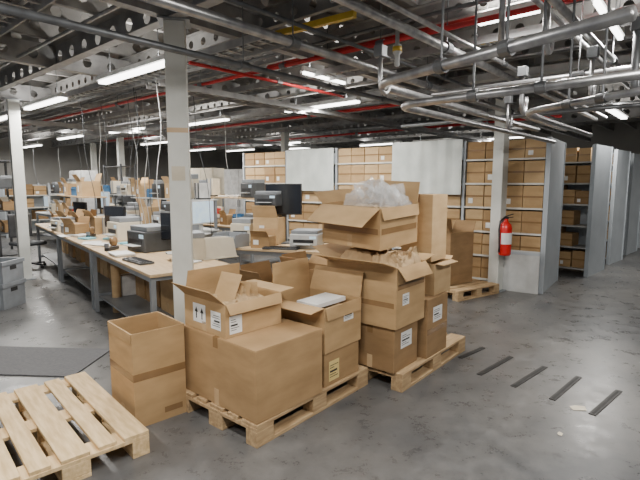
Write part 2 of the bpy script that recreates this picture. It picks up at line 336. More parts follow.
# ------------------------------------------------ cartons
def flapmesh(hx,L_,a,mb,bend=.12,seg=4,t=.005,taper=.004):
    p0,p1,od=hx;p0=Vector(p0);p1=Vector(p1);od=Vector(od);e=(p1-p0).normalized();rows=[];p=Vector((0,0,0));ang=a
    for i in range(seg+1):
        k=taper+i*.003
        rows.append((p0+e*k+p,p1-e*k+p))
        d=od*math.sin(ang)+Vector((0,0,1))*math.cos(ang);p=p+d*(L_/seg);ang+=bend/seg
    vs=[];fs=[]
    for i,(x,y) in enumerate(rows):
        d=od*math.cos(a)-Vector((0,0,1))*math.sin(a)
        vs+= [x,y,y-d*t,x-d*t]
    for i in range(seg):
        k=i*4
        for j in range(4): fs.append((k+j,k+(j+1)%4,k+4+(j+1)%4,k+4+j))
    fs.append((0,1,2,3));k=seg*4;fs.append((k+3,k+2,k+1,k))
    mb.add(vs,fs)
def decal(par,face,w,d,h,u0,v0,uw,vh,kind='text',name='shipping_label',base='paper'):
    e=.0015
    def tr(u,v,o=e):
        return {'R':(u,-o,v),'L':(-o,u,v),'T':(u,v,h+o)}[face]
    mb=MB()
    def q(u,v,a,b,mi,o=e):
        vs=[tr(u,v,o),tr(u+a,v,o),tr(u+a,v+b,o),tr(u,v+b,o)]
        if face=='L': vs=vs[::-1]
        mb.add(vs,[(0,1,2,3)],mi)
    q(u0,v0,uw,vh,0)
    rr=random.Random(int(u0*1000+v0*77))
    if kind=='text':
        v=v0+vh*.88
        for i,(hh) in enumerate([.05,.05,.14,.05,.05,.2]):
            v-=vh*(hh+.07)
            if v<v0+.01*vh: break
            if hh==.2:
                x=u0+uw*.1
                while x<u0+uw*.85: ww=rr.uniform(.008,.03)*uw;q(x,v,ww,vh*hh,1,e*1.8);x+=ww+uw*.02
            else: q(u0+uw*.08,v,uw*rr.uniform(.4,.82),vh*hh*.7,1,e*1.8)
    if kind=='arrows':
        for c in (.28,.72):
            cx=u0+uw*c
            q(cx-uw*.04,v0+vh*.2,uw*.08,vh*.36,1,e*1.8)
            vs=[tr(cx-uw*.13,v0+vh*.54,e*1.8),tr(cx+uw*.13,v0+vh*.54,e*1.8),tr(cx,v0+vh*.82,e*1.8)]
            mb.add(vs[::-1] if face=='L' else vs,[(0,1,2)],1)
    o=mb.build(name,[base,'ink'],par);return o
def carton(label,loc,rz,w,d,h,tone=0,flaps=None,tape=True,group=None,tapev=True,tilt=(0,0)):
    t=thing('cardboard_box',label,'box',loc,rz,group);t.rotation_euler=(tilt[0],tilt[1],rz)
    cm='card%d'%tone;th=.006
    if flaps is None:
        MB().box(0,w,0,d,0,h-.003).build('body',cm,t,bevel=.004)
        MB().box(.001,w-.001,.001,d/2-.0015,h-.0029,h+.0005).build('flap',cm,t);MB().box(.001,w-.001,d/2+.0015,d-.001,h-.0029,h+.0005).build('flap',cm,t)
        if tape: 
            q=MB().box(-.001,w+.001,d/2-.025,d/2+.025,h+.0006,h+.0014);q.box(-.0016,-.0004,d/2-.025,d/2+.025,h-.07,h+.001);q.box(w+.0004,w+.0016,d/2-.025,d/2+.025,h-.07,h+.001)
            q.build('packing_tape','tape',t)
    else:
        mb=MB();mb.box(0,w,0,th,0,h);mb.box(0,w,d-th,d,0,h);mb.box(0,th,th,d-th,0,h);mb.box(w-th,w,th,d-th,0,h);mb.box(th,w-th,th,d-th,0,th)
        mb.build('body',cm,t)
        hs={'R':((0,0,h),(w,0,h),(0,-1,0),d/2),'B':((w,d,h),(0,d,h),(0,1,0),d/2),'L':((0,d,h),(0,0,h),(-1,0,0),w/2 if w<d else d/2),'E':((w,0,h),(w,d,h),(1,0,0),w/2 if w<d else d/2)}
        for k,a in flaps.items():
            p0,p1,od,l=hs[k];mb=MB()
            if isinstance(a,tuple): l*=a[1];a=a[0]
            flapmesh((p0,p1,od),l,R(a),mb);mb.build('flap',cm,t)
    if tapev:
        MB().box(-.0015,-.0003,d/2-.024,d/2+.024,0.002,min(.11,h*.3)).build('packing_tape','tapec',t)
    return t
def paperfill(name,label,loc,rz,w,d,h,m_,cat,amp=.06,seed=0,res=18):
    mb=MB();vs=[];n=res
    for j in range(n+1):
        for i in range(n+1):
            x=i/n;y=j/n;e=min(x,1-x,y,1-y)*5;e=min(1,e)
            q=noise.noise(Vector((x*2.5+seed,y*2.5,seed)))*amp+(.5-abs(noise.noise(Vector((x*5,y*5+seed,3))))*2)*amp*.5+(.4-abs(noise.noise(Vector((x*10,y*10+seed,7))))*2)*amp*.22
            qx=noise.noise(Vector((x*6,y*6,seed+9)))*amp*.7
            vs.append((x*w+qx*e,y*d+noise.noise(Vector((x*6,y*6,seed+19)))*amp*.7*e,h*e**.5+q*e))
    mb.add(vs,[(j*(n+1)+i,j*(n+1)+i+1,(j+1)*(n+1)+i+1,(j+1)*(n+1)+i) for j in range(n) for i in range(n)])
    o=mb.build(name,m_,None);o.location=loc;o.rotation_euler=(0,0,rz)
    if m_!='film': so=o.modifiers.new('s','SOLIDIFY');so.thickness=.002
    return tag(o,label,cat)
n_=Vector((.64,.77,0));u_=Vector((-.77,.64,0))
def L2(o,s,t_,z): return o+n_*s+u_*t_+Vector((0,0,z))
tb=P(136,430,0)
t=carton('tall open carton standing on the floor left of loaded pallet',tb,R(43),.36,.42,.64,0,{'B':(178,.3),'L':(178,.4),'E':(176,.4)},group='front cartons')
decal(t,'R',.36,.42,.55,.20,.05,.13,.04,'none','printed_mark','tape')
MB().box(.0,.36,-.0016,-.0004,.32,.37).build('packing_tape','tape',t)
MB().box(-.0016,-.0004,0,.42,.32,.37).build('packing_tape','tape',t)
a=carton('largest low closed carton at the front of the middle pallet',L2(B0,.01,.01,.145),n50-R(2),.60,.80,.46,1,None,group='cartons on the middle pallet')
b=carton('open carton with white labels resting on the largest low carton',L2(B0,.04,.32,.608),n50-R(3),.48,.48,.22,0,{'R':(155,.3),'B':(-12,.7),'L':(45,.6),'E':(85,.6)},group='cartons on the middle pallet')
decal(b,'L',.5,.47,.25,.22,.05,.15,.13,'arrows','handling_label')
decal(b,'L',.5,.47,.25,.05,.04,.11,.12,'text')
decal(b,'R',.5,.47,.25,.03,.02,.10,.12,'text')
paperfill('packing_paper','brown packing paper poking out of labelled open carton',L2(B0,.08,.37,.73),n50-R(3),.40,.37,.08,'kraft','paper',.09,seed=3)
for i in range(4):
    o=MB().box(-.001,.001,0,.22,0,.22 if i else .32).build('cardboard_sheet','card2');o.location=L2(B0,.16+.09*i,.44,.68);o.rotation_euler=(0,R(24-8*i),n50+R(8*i));tag(o,['leftmost','second','third','rightmost'][i]+' loose cardboard sheet standing in the labelled open carton','cardboard sheet','loose sheets')
d_=carton('small carton with yellow label at right end of middle pallet',L2(B0,.67,.02,.145),n50,.42,.50,.25,1,None,group='cartons on the middle pallet')
decal(d_,'R',.42,.5,.25,.05,.03,.12,.15,'text','shipping_label','yel')
c=carton('open carton with raised rear flap stacked on yellow labelled carton',L2(B0,.66,.01,.398),n50,.44,.52,.33,0,{'B':(0,1),'E':(15,.9),'R':(172,.35),'L':(95,.6)},group='cartons on the middle pallet')
decal(c,'R',.44,.52,.33,.22,.19,.12,.09,'text')
o=MB().box(0,.34,0,.2,0,.03).build('document_wallet','paper');o.location=L2(B0,.71,.12,.70);o.rotation_euler=(0,0,n50);tag(o,'white flat packet lying in open carton with raised flap','packet')
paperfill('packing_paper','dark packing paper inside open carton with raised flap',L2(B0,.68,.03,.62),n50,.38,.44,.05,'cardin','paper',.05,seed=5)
t=carton('brown carton on the floor behind the middle pallet, flaps up',Vector((-.50,4.25,0)),n50,.42,.34,.66,3,{'B':(10,.9),'L':(30,.9),'E':(15,.8),'R':(60,.6)},group='cartons behind the pallets')
t=carton('dark brown carton on floor behind the raised flap carton',Vector((-.16,4.55,0)),n50,.40,.3,.74,1,{'B':(5,.9),'L':(20,.9),'E':(40,.9)},group='cartons behind the pallets')
# pallet C
e=carton('dark brown closed carton, bottom front of the tallest stack',L2(C0,-.03,.06,.145),n50,.37,.44,.355,3,None,group='cartons on the right pallet')
decal(e,'R',.37,.46,.355,.10,.17,.17,.13,'text')
t=carton('closed carton at bottom rear of the tallest stack',L2(C0,-.03,.51,.145),n50,.42,.28,.355,1,None,group='cartons on the right pallet')
f=carton('upright carton with white label, bottom right of tallest stack',L2(C0,.41,.01,.145),n50,.38,.40,.50,3,None,group='cartons on the right pallet')
decal(f,'R',.38,.42,.485,.10,.29,.17,.13,'text')
MB().box(.0,.38,-.0016,-.0004,.2,.245).build('packing_tape','tape',f)
G0=L2(C0,-.06,.03,.503)
g=carton('large open carton on the dark closed carton, mid stack',G0,n50,.45,.66,.47,0,{'L':(70,1.0),'B':(60,.6),'R':(140,.35),'E':(80,.9)},group='cartons on the right pallet')
decal(g,'R',.42,.62,.45,.09,.17,.10,.09,'text')
MB().box(-.0016,-.0004,.02,.64,.16,.2).build('packing_tape','tape',g)
MB().box(.02,.43,-.0016,-.0004,.3,.34).build('packing_tape','tape',g)
paperfill('packing_paper','crumpled brown packing paper spilling from large open carton',G0+n_*.03+u_*.02+Vector((0,0,.40)),n50,.48,.30,.11,'kraft','paper',.10,seed=8,res=26)
rh=n50-R(4)
h0=L2(C0,-.03,.20,1.085)
h=carton('topmost open carton with plastic film, crowning the tallest stack',h0,rh,.52,.60,.32,0,{'L':(118,.9),'B':(50,.5),'R':(165,.3),'E':(14,.7)},group='cartons on the right pallet',tilt=(R(2),R(-3)))
MB().box(-.0016,-.0004,.02,.58,.12,.165).build('packing_tape','tape',h)
MB().box(.02,.50,-.0016,-.0004,.12,.165).build('packing_tape','tape',h)
nh=Vector((math.cos(rh),math.sin(rh),0));uh=Vector((-math.sin(rh),math.cos(rh),0))
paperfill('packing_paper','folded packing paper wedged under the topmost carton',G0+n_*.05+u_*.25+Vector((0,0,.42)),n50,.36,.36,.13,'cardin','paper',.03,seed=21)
paperfill('packing_paper','brown paper lying inside the topmost carton under film',h0+nh*.04+uh*.06+Vector((0,0,.24)),rh,.42,.46,.08,'kraft','paper',.06,seed=31)
paperfill('plastic_film','crumpled clear plastic film bulging from the topmost carton',h0+nh*.10+uh*.03+Vector((0,0,.33)),rh,.46,.44,.10,'film','plastic film',.24,seed=12,res=30)
k=carton('small carton standing on the upright labelled carton',L2(C0,.58,.04,.648),n50,.32,.36,.27,2,{'R':(95,.4),'E':(70,.5)},group='cartons on the right pallet')
i_=carton('tall narrow pale carton at right rear of tallest stack',L2(C0,.63,.10,.922),n50,.29,.30,.58,2,None,group='cartons on the right pallet')
t=carton('brown carton with loose flaps on the far pallet',D0+Vector((-.03,.35,.145)),R(34),.5,.4,.75,3,{'L':(30,.8),'B':(5,.8),'E':(20,.8)},group='cartons on far pallet')
# ------------------------------------------------ racks
def rack(label,o,rz,bays,bl,D,levels,H,name='shelving_rack',sm='shelf'):
    t=thing(name,label,'shelving rack',o,rz,'rack rows');Lg=bays*bl
    mb=MB();mb.box(-.012,0,-D,0,0,H)
    for yy in (-D-.0,-.03): mb.box(-.024,-.012,yy,yy+.03,0,H)
    mb.build('end_panel','rack',t)
    for b_ in range(bays+1):
        x=b_*bl
        for y in (-.045,-D):
            MB().box(x+.001 if b_==0 else x-.02,x+.04 if b_==0 else x+.02,y,y+.045,0,H).build('upright','rack',t)
        if b_: MB().box(x-.004,x+.004,-D+.05,-.05,0.05,H-.05).build('divider_panel','rack',t)
    for b_ in range(bays):
        for z in levels: MB().box(b_*bl+.045,(b_+1)*bl-.025,-D+.01,.0,z-.025,z).build('shelf',sm,t)
    MB().box(.04,Lg,-D/2-.005,-D/2+.005,.05,H-.05).build('back_panel','rack',t)
    return t
def rc_proto(w,h,d,tn,lab):
    mb=MB();mb.box(-w/2,w/2,-d,0,0,h,0)
    mb.box(-w/2-.0,w/2,-.0,.0015,h*.46,h*.54,1)
    mb.box(-w/2,w/2,-d/2-.003,-d/2+.003,h,h+.002,1)
    if lab: mb.box(w*.1,w*.35,.0,.002,h*.15,h*.4,2)
    o=mb.build('shelf_carton',['card%d'%tn,'tape','paper']);tag(o,'','box');return o
protos=[[rc_proto(.355,.325,.34,tn,lb) for lb in (0,1)] for tn in range(4)]
lv=[.13,.50,.87,1.24,1.60,1.96];ow=['lowest','second','third','fourth','fifth','top'];tw=['tan','brown','pale tan','dark brown']
PW={3:['rightmost','middle','leftmost'],4:['rightmost','second from right','second from left','leftmost'],5:['rightmost','second from right','middle','second from left','leftmost']}
def fillbay(o,rz,b_,bl,desc,rows,grp,rag=0,skip=0,nc=3,cols=None):
    X=Matrix.Translation(o)@Matrix.Rotation(rz,4,'Z');pt=(bl-.08)/nc
    for li in rows:
        for j in range(nc):
            if cols and j>=cols: continue
            if random.random()<skip: continue
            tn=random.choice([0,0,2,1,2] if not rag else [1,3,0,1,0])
            pr=protos[tn][random.random()<.25]
            x=b_*bl+.045+pt*(j+.5)
            sz=1 if li<5 else .82
            sz*=1-random.random()*(.03+.3*rag)
            p=X@Vector((x,-.015-random.uniform(0,.015+.05*rag),lv[li]+.001))
            place(pr,p,rz+random.uniform(-.01,.01)*(1+rag),f"{tw[tn]} carton, {ow[li]} shelf up, {PW[nc][j]}, in {desc}",grp,((pt-.012-.03*rag*random.random())/.355,1,sz))
rz1=R(180-36)
R1=P(541,294,0)
r1=rack('long rack row behind the tall cartons with hanging white sheets',R1,rz1,5,1.2,1.2,lv,2.24)
descs=['bay behind extinguisher column','bay under wide white sheet','bay between two white sheets','bay under narrow white sheet','left end bay of long rack']
for b_ in range(5):
    fillbay(R1,rz1,b_,1.2,descs[b_],range(6) if b_%2==0 else range(0,4),'cartons in the long rack',0,.0,nc=4 if b_%2==0 else 3)
X1=Matrix.Translation(R1)@Matrix.Rotation(rz1,4,'Z')
for nm,lab,x0,x1,z0,z1 in [('hanging_sheet','wide white translucent sheet hanging on the long rack',1.22,2.42,1.42,2.27),('hanging_sheet','narrow white sheet hanging on the long rack behind monitor',3.62,4.75,1.45,2.24)]:
    mb=MB();n=20;vs=[]
    for i in range(n+1):
        for j in range(5): vs.append(X1@Vector((x0+(x1-x0)*i/n,.05+.012*math.sin(i*1.7)+.006*math.sin(j+i),z0+(z1-z0)*j/4)))
    mb.add(vs,[(i*5+j,i*5+5+j,i*5+6+j,i*5+j+1) for i in range(n) for j in range(4)]);o=mb.build(nm,'sheet',None,True);tag(o,lab,'sheet','white sheets on rack')
t=thing('grey_board','pale grey board leaning on the rack foot beside extinguisher','board',R1,rz1)
MB().box(.03,.62,.05,.065,.0,.62).build('board_face','lgrey',t,bevel=.003)
MB().box(.03,.62,.066,.07,.56,.6).build('edge_strip','rack',t)
labs=['second rack row end with ragged dark cartons','third rack row from the front at the right','fourth rack row from the front at the right','rearmost visible rack row at the right frame edge']
Rp=P(586,277,0);rz2=R(180-46)
step=Vector((1.12,1.22,0))
for i in range(4):
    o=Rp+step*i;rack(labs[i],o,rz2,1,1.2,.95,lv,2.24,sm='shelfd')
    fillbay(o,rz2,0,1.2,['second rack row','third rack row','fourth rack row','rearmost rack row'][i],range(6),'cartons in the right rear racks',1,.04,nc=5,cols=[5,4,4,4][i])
RL=W(13.9,15.8);rzl=R(-131)
rack('distant low rack row with dark cartons at the left rear',RL,rzl,8,1.2,.9,lv[:4],1.6)
for b_ in range(8):
    fillbay(RL,rzl,b_,1.2,['first','second','third','fourth','fifth','sixth','seventh','eighth'][b_]+' bay of distant left rack',[1,2,3],'cartons in the distant left rack',.8,.4,nc=3)
# fire extinguisher
ex=c3+Vector((.04,-.20,.56));t=thing('fire_extinguisher','red fire extinguisher mounted on the white column before racks','fire extinguisher',ex)
MB().lathe([(.07,0),(.085,.015),(.088,.06),(.088,.40),(.075,.45),(.04,.48),(.03,.5),(.03,.53)],24).build('cylinder','redx',t,True)
MB().box(-.03,.03,-.02,.02,.53,.56).bar((-.02,0,.56),(.10,0,.60),.022,.012).bar((-.02,0,.545),(.1,0,.555),.022,.01).build('valve_handle','black',t)
MB().tube([(-.03,0,.54),(-.09,-.02,.5),(-.105,-.03,.38),(-.1,-.05,.15),(-.1,-.05,.05)],.013,8).build('hose','black',t,True)
q=MB();n=10;vs=[]
for i in range(n+1):
    a=R(-150+i*12);vs+=[(.0895*math.cos(a),.0895*math.sin(a),.17),(.0895*math.cos(a),.0895*math.sin(a),.33)]
q.add(vs,[(2*i,2*i+2,2*i+3,2*i+1) for i in range(n)]);q.build('instruction_label','paper',t)
MB().box(-.03,.03,.088,.115,.2,.5).build('wall_bracket','steel',t)
# ------------------------------------------------ benches
def bench(label,o,rz,Lg,D,h=.8,shelf=True,over=None,top='bench'):
    t=thing('workbench',label,'workbench',o,rz,'packing benches')
    MB().box(0,Lg,-D,0,h-.03,h).build('worktop',top,t,bevel=.004)
    for x in (.03,Lg-.075):
        for y in (-.06,-D+.02): MB().box(x,x+.045,y,y+.045,0,h-.03).build('leg','steel',t)
    q=MB();q.box(.075,Lg-.075,-.05,-.02,h-.08,h-.03);q.box(.075,Lg-.075,-D+.02,-D+.05,h-.08,h-.03)
    for x in (.035,Lg-.07): q.box(x,x+.035,-D+.06,-.06,h-.07,h-.03);q.box(x,x+.035,-D+.06,-.06,.13,.17)
    q.build('frame','steel',t)
    if shelf: MB().box(.05,Lg-.05,-D+.06,-.08,.17,.19).build('lower_shelf','steel',t)
    if over:
        for x in (.02,Lg-.06): MB().box(x,x+.04,-D+.02,-D+.06,h,over).build('shelf_post','steel',t)
        MB().box(0,Lg,-D,-D+.4,over,over+.02).build('overshelf','bench' if top=='bench' else 'lgrey',t)
    return t
def XF(o,rz): return Matrix.Translation(o)@Matrix.Rotation(rz,4,'Z')
rzb=R(128.5);bd=Vector((math.cos(rzb),math.sin(rzb),0))
K0=P(150,275,.8);K0.z=0
bench('front workbench beside the large column with printer on it',K0,rzb,2.2,.82)
K1=K0+bd*2.24;bench('second workbench in line, next to the left column',K1,rzb,2.2,.82)
K2=K1+bd*2.24;bench('third workbench in line beyond the left column',K2,rzb,2.2,.82,over=1.35)
K3=Vector((.32,5.30,0));bench('bench carrying the black monitor behind the cartons',K3,R(160),1.9,.8)
def p_monitor(on=0,m_='black',w=.5,hh=.32,base=.14):
    t=thing('computer_monitor','','monitor')
    MB().box(-w/2,w/2,-.02,.02,base,base+hh).build('casing',m_,t,bevel=.006)
    MB().box(-w/2+.015,w/2-.015,-.023,-.0205,base+.02,base+hh-.015).build('screen','scron' if on else 'screen',t)
    MB().box(-.03,.03,.02,.05,.015,base+.12).build('stand_neck',m_,t);MB().lathe([(.12,0),(.12,.01),(.03,.02)],20).build('stand_foot',m_,t)
    return t
def p_printer(m_='dgrey',w=.42,d=.38,h=.26):
    t=thing('office_printer','','printer')
    MB().box(-w/2,w/2,-d/2,d/2,0,h*.8).build('body',m_,t,bevel=.012);MB().box(-w/2+.01,w/2-.01,-d/2+.04,d/2,h*.8+.001,h).build('lid','grey',t,bevel=.008)
    MB().box(-w*.3,w*.3,-d/2-.10,-d/2+.0,h*.25,h*.28).build('paper_tray','lgrey',t);MB().box(-w*.36,w*.36,-d/2-.003,-d/2-.0005,h*.32,h*.5).build('output_slot','black',t)
    MB().box(w*.22,w*.45,-d/2-.004,-d/2-.001,h*.55,h*.7).build('control_panel','scron',t);return t
def p_paper(m_='paper',w=.3,d=.21,h=.03):
    o=MB();n=4
    for i in range(n): s=random.uniform(-.012,.012);o.box(-w/2+s,w/2+s,-d/2-s,d/2-s,h*i/n,h*(i+1)/n-.0005)
    o=o.build('paper_stack',m_);return tag(o,'','papers')
def p_bin(m_='grey',w=.36,d=.26,h=.16):
    t=thing('storage_bin','','bin');q=MB();th=.008
    q.box(-w/2,w/2,-d/2,-d/2+th,0,h*.8);q.box(-w/2,w/2,d/2-th,d/2,0,h);q.box(-w/2,-w/2+th,-d/2+th,d/2-th,0,h);q.box(w/2-th,w/2,-d/2+th,d/2-th,0,h);q.box(-w/2+th,w/2-th,-d/2+th,d/2-th,0,th)
    q.build('bin_body',m_,t);MB().box(-w/2-.01,w/2+.01,-d/2-.012,-d/2,h*.72,h*.8).build('rim',m_,t);MB().box(-w/2+.02,w/2-.02,-d/2+.02,d/2-.02,th,h*.6).build('contents','lgrey',t,bevel=.02);return t
def p_carton(tn,w=.34,d=.28,h=.22):
    t=thing('small_carton','','box');MB().box(-w/2,w/2,-d/2,d/2,0,h).build('body','card%d'%tn,t,bevel=.003)
    for sx in (-1,1):
        q=MB();flapmesh(((-w/2,sx*d/2,h),(w/2,sx*d/2,h),(0,sx,0)),d*.45,R(30 if sx<0 else 15),q);q.build('flap','card%d'%tn,t)
    MB().box(-.1,-.02,-d/2-.002,-d/2-.0005,h*.3,h*.7).build('label','paper',t);return t
def p_binders(m1,m2):
    t=thing('file_holder','','file holder')
    MB().box(-.13,.13,-.12,.12,0,.02).build('tray','black',t)
    for i in range(4): MB().box(-.12+i*.062,-.065+i*.062,-.11,.11,.021,.27).build('file',m1 if i%2 else m2,t,bevel=.003)
    return t
def p_disp():
    t=thing('tape_dispenser','','tape dispenser')
    MB().box(-.03,.03,-.12,.12,0,.04).build('base','black',t,bevel=.006)
    X=Matrix.Translation((-.02,.04,.1))@Matrix.Rotation(math.pi/2,4,'Y');MB().lathe([(.055,0),(.055,.045)],20,0,X).build('tape_roll','tape',t,True)
    MB().box(-.025,.025,-.12,-.10,.04,.09).build('cutter','galv',t);return t
def p_kb():
    t=thing('keyboard','','keyboard');MB().box(-.22,.22,-.075,.075,0,.022).build('case','dgrey',t,bevel=.004)
    q=MB()
    for i in range(14):
        for j in range(4): q.box(-.205+i*.0295,-.18+i*.0295,-.06+j*.031,-.035+j*.031,.022,.029)
    q.build('keys','black',t);return t
def p_scale():
    t=thing('counter_scale','','scale')
    MB().box(-.19,.19,-.17,.17,.02,.09).build('base','beige',t,bevel=.015)
    MB().box(-.18,.18,-.12,.17,.105,.12).build('weighing_plate','galv',t,bevel=.004);MB().box(-.02,.02,-.02,.02,.09,.105).build('plate_post','steel',t)
    MB().add([(-.16,.10,.12),(.16,.10,.12),(.16,.18,.12),(-.16,.18,.12),(-.16,.15,.33),(.16,.15,.33),(.16,.2,.33),(-.16,.2,.33)],[(0,3,2,1),(4,5,6,7),(0,1,5,4),(2,3,7,6),(1,2,6,5),(3,0,4,7)]).build('display_head','beige',t,bevel=.006)
    MB().add([(-.13,.111,.19),(.13,.111,.19),(.13,.133,.30),(-.13,.133,.30)],[(0,1,2,3)]).build('display','redx',t)
    for x in (-.15,.15):
        for y in (-.13,.13): MB().box(x-.015,x+.015,y-.015,y+.015,0,.02).build('foot','black',t)
    return t
PT={'mon':p_monitor(),'monon':p_monitor(1,'lgrey'),'prn':p_printer(),'prnl':p_printer('lgrey',.36,.32,.22),'prnb':p_printer('beige',.38,.36,.32),'pap':p_paper(),'papc':p_paper('cyan',.2,.15,.02),'bin':p_bin(),'binb':p_bin('blue'),'bino':p_bin('orange',.25,.2,.12),'c0':p_carton(0),'c1':p_carton(1,.28,.24,.18),'c2':p_carton(2,.4,.3,.26),'fil':p_binders('white','dgrey'),'fil2':p_binders('beige','grey'),'tap':p_disp(),'kb':p_kb(),'sca':p_scale()}
KN={'mon':'black monitor','monon':'lit grey monitor','prn':'dark printer','prnl':'light grey printer','prnb':'cream machine','pap':'white paper stack','papc':'pale blue papers','bin':'grey bin','binb':'blue bin','bino':'orange bin','c0':'tan open carton','c1':'small brown carton','c2':'large pale carton','fil':'white-grey file holder','fil2':'beige-grey file holder','tap':'tape dispenser','kb':'dark keyboard','sca':'cream scale'}
fz=rzb+math.pi
def put(key,px,py,z,rz,lab,grp='bench clutter',sc=None): 
    return place(PT[key],P(px,py,z),rz,lab,grp,sc)
put('prn',151,250,.801,fz+R(10),'dark printer on front workbench just left of the large column',sc=(1,1,1.15))
put('pap',122,255,.801,fz,'white papers near the front edge of front workbench')
put('papc',127,244,.801,fz+.4,'pale blue papers beside the dark printer')
put('pap',105,245,.801,fz+.5,'tilted white papers lying between scale and dark printer',sc=(1,1,.5))
put('pap',92,243,.801,fz-.3,'thin white sheets in front of the scale',sc=(1,1,.3))
put('tap',112,250,.801,fz+.8,'tape dispenser at the front edge of front workbench')
put('kb',138,262,.801,fz+.1,'dark keyboard at the near corner of front workbench')
put('prn',128,228,.801,fz+.2,'dark device behind the pale blue papers',sc=(.8,.8,.9))
put('bin',172,240,.801,fz+.2,'grey bin behind the large column on front workbench')
put('monon',203,234,.801,R(62),'lit monitor seen edge-on right of the large column',sc=(1,1,1.15))
put('pap',190,262,.801,fz+.3,'white papers at right end of front workbench, under sorting tray',sc=(.7,.7,.5))
put('bin',232,246,.801,fz+.3,'grey bin at the right rear corner of front workbench')
put('c0',72,229,.801,fz+.2,'tan open carton beside the scale at its left')
put('c1',78,222,.801,fz+.4,'small brown carton behind the tan one left of scale')
put('pap',67,236,.801,fz,'white papers in front of tan carton left of scale',sc=(1,1,.4))
put('papc',112,239,.801,fz+.9,'tilted pale blue papers right of the scale')
put('bino',119,233,.801,fz+.3,'small orange bin between scale and dark device',sc=(.8,.8,.8))
put('sca',99,231,.801,fz-R(10),'cream counter scale with red display, nearest one on second workbench',sc=(1.3,1.3,1.35))
t=thing('sorting_tray','beige slanted sorting tray right of the large column','tray',P(216,257,.801),R(38));t.scale=(1.2,1,1.2)
for i in range(4): MB().add([(-.16,-.12+i*.06,0),(.16,-.12+i*.06,0),(.16,-.04+i*.06,.17),(-.16,-.04+i*.06,.17),(-.16,-.115+i*.06,0),(.16,-.115+i*.06,0),(.16,-.035+i*.06,.17),(-.16,-.035+i*.06,.17)],[(0,1,2,3),(7,6,5,4),(0,3,7,4),(1,5,6,2),(3,2,6,7),(0,4,5,1)]).build('divider','beige',t)
MB().box(-.17,.17,-.14,.16,0,.008).build('tray_base','beige',t)
t=thing('computer_monitor','black monitor on a tall stand above the scanner','monitor',P(284,243,.801),R(-8),'bench clutter')
MB().box(-.245,.245,-.02,.025,.38,.79).build('casing','black',t,bevel=.008);MB().box(-.23,.23,-.0235,-.0205,.40,.775).build('screen','screen',t)
MB().box(-.03,.03,.026,.05,.012,.6).build('stand_neck','dgrey',t);MB().lathe([(.13,0),(.13,.01),(.04,.02)],20).build('stand_foot','dgrey',t)
put('prnl',307,247,.801,R(-15),'light grey scanner on the bench below the black monitor')
put('kb',281,249,.801,R(-15),'dark keyboard below the black monitor')
X3=XF(K3,R(160))
def putX(key,X,x,y,z,rz,lab,grp,sc=None): return place(PT[key],X@Vector((x,y,z)),rz,lab,grp,sc)
putX('c2',X3,1.25,-.55,.801,R(-20),'pale carton on bench with a dark printer on top','bench clutter',(.9,.9,1.35))
putX('prn',X3,1.25,-.55,1.30,R(-20),'dark printer on top of the carton left of black monitor','bench clutter',(.75,.75,.75))
putX('bin',X3,1.65,-.2,.801,R(-20),'grey parts bin at the left end of monitor bench','bench clutter')
putX('c1',X3,1.15,-.15,.801,R(-20),'small brown open carton in front of printer carton','bench clutter',(.9,.8,.8))
putX('c0',X3,.18,-.5,.801,R(-20),'tan open carton at right end of monitor bench','bench clutter',(.9,.9,.8))
putX('prnb',X3,1.65,-.6,.801,R(-20),'cream machine at left rear of monitor bench','bench clutter',(.8,.8,1))
Xk=XF(K0,rzb)
def cartk(label,X,x,y,z,rz,w,d,h,tn,fl=None): return carton(label,X@Vector((x,y,z)),rz,w,d,h,tn,fl,group='cartons below benches')
cartk('brown carton on lower shelf of the front workbench',Xk,1.12,-.46,.191,R(38.5),.34,.44,.42,3)
cartk('tan carton at the near end of the front workbench lower shelf',Xk,.62,-.46,.191,R(38.5),.34,.44,.40,0,{'L':(60,.5),'E':(20,.5)})
cartk('open brown carton beside the carton roll under front workbench',Xk,1.62,-.46,.191,R(38.5),.34,.46,.40,1,{'L':(60,.5),'E':(20,.5)})
t=carton('small white box on lower shelf left of brown cartons',Xk@Vector((1.95,-.3,.191)),R(38.5),.18,.18,.25,0,None,group='cartons below benches')
for ch in t.children:
    if ch.name.startswith(('body','flap')): ch.data.materials[0]=M['white']
t=thing('cardboard_roll','brown upright cardboard roll under the front workbench','roll',P(117,312,.0)+Vector((0,.02,0)))
MB().lathe([(.055,0),(.055,.66)],20).build('roll_body','card2',t,True);MB().lathe([(.03,.6601),(.03,.6605)],16).build('core_hole','ink',t)
Xk1=XF(K1,rzb);Xk2=XF(K2,rzb)
for (lab,X,x,h_,tn) in [('brown carton under the second workbench near the column',Xk1,.55,.40,3),('pale carton under the second workbench, second along',Xk1,1.05,.36,2),('tan carton under the second workbench, third along',Xk1,1.55,.42,0),('dark carton under the second workbench, farthest one',Xk1,2.05,.34,3),('brown carton under the third workbench near end',Xk2,.55,.4,1),('dark carton under the third workbench middle',Xk2,1.2,.36,3),('tan carton under the third workbench far end',Xk2,1.85,.42,2)]:
    cartk(lab,X,x,-.46,.191,R(38.5),.34,.42,h_,tn)
n=0
for key,x,y,r in [('prnb',.62,-.62,.1),('papc',1.0,-.2,.5),('pap',1.45,-.2,.3),('c2',1.8,-.58,.1),('bin',2.0,-.2,0),('fil2',1.4,-.65,0),('mon',1.0,-.6,.3),('tap',1.2,-.3,1),('c1',1.65,-.2,.4)]:
    putX(key,Xk1,x,y,.801,fz+r,f"{KN[key]} on second workbench, {['near rear end','front edge','middle front','far end rear','far end front','middle rear','rear centre','centre','front right of far bin'][n]}",'bench clutter');n+=1
n=0
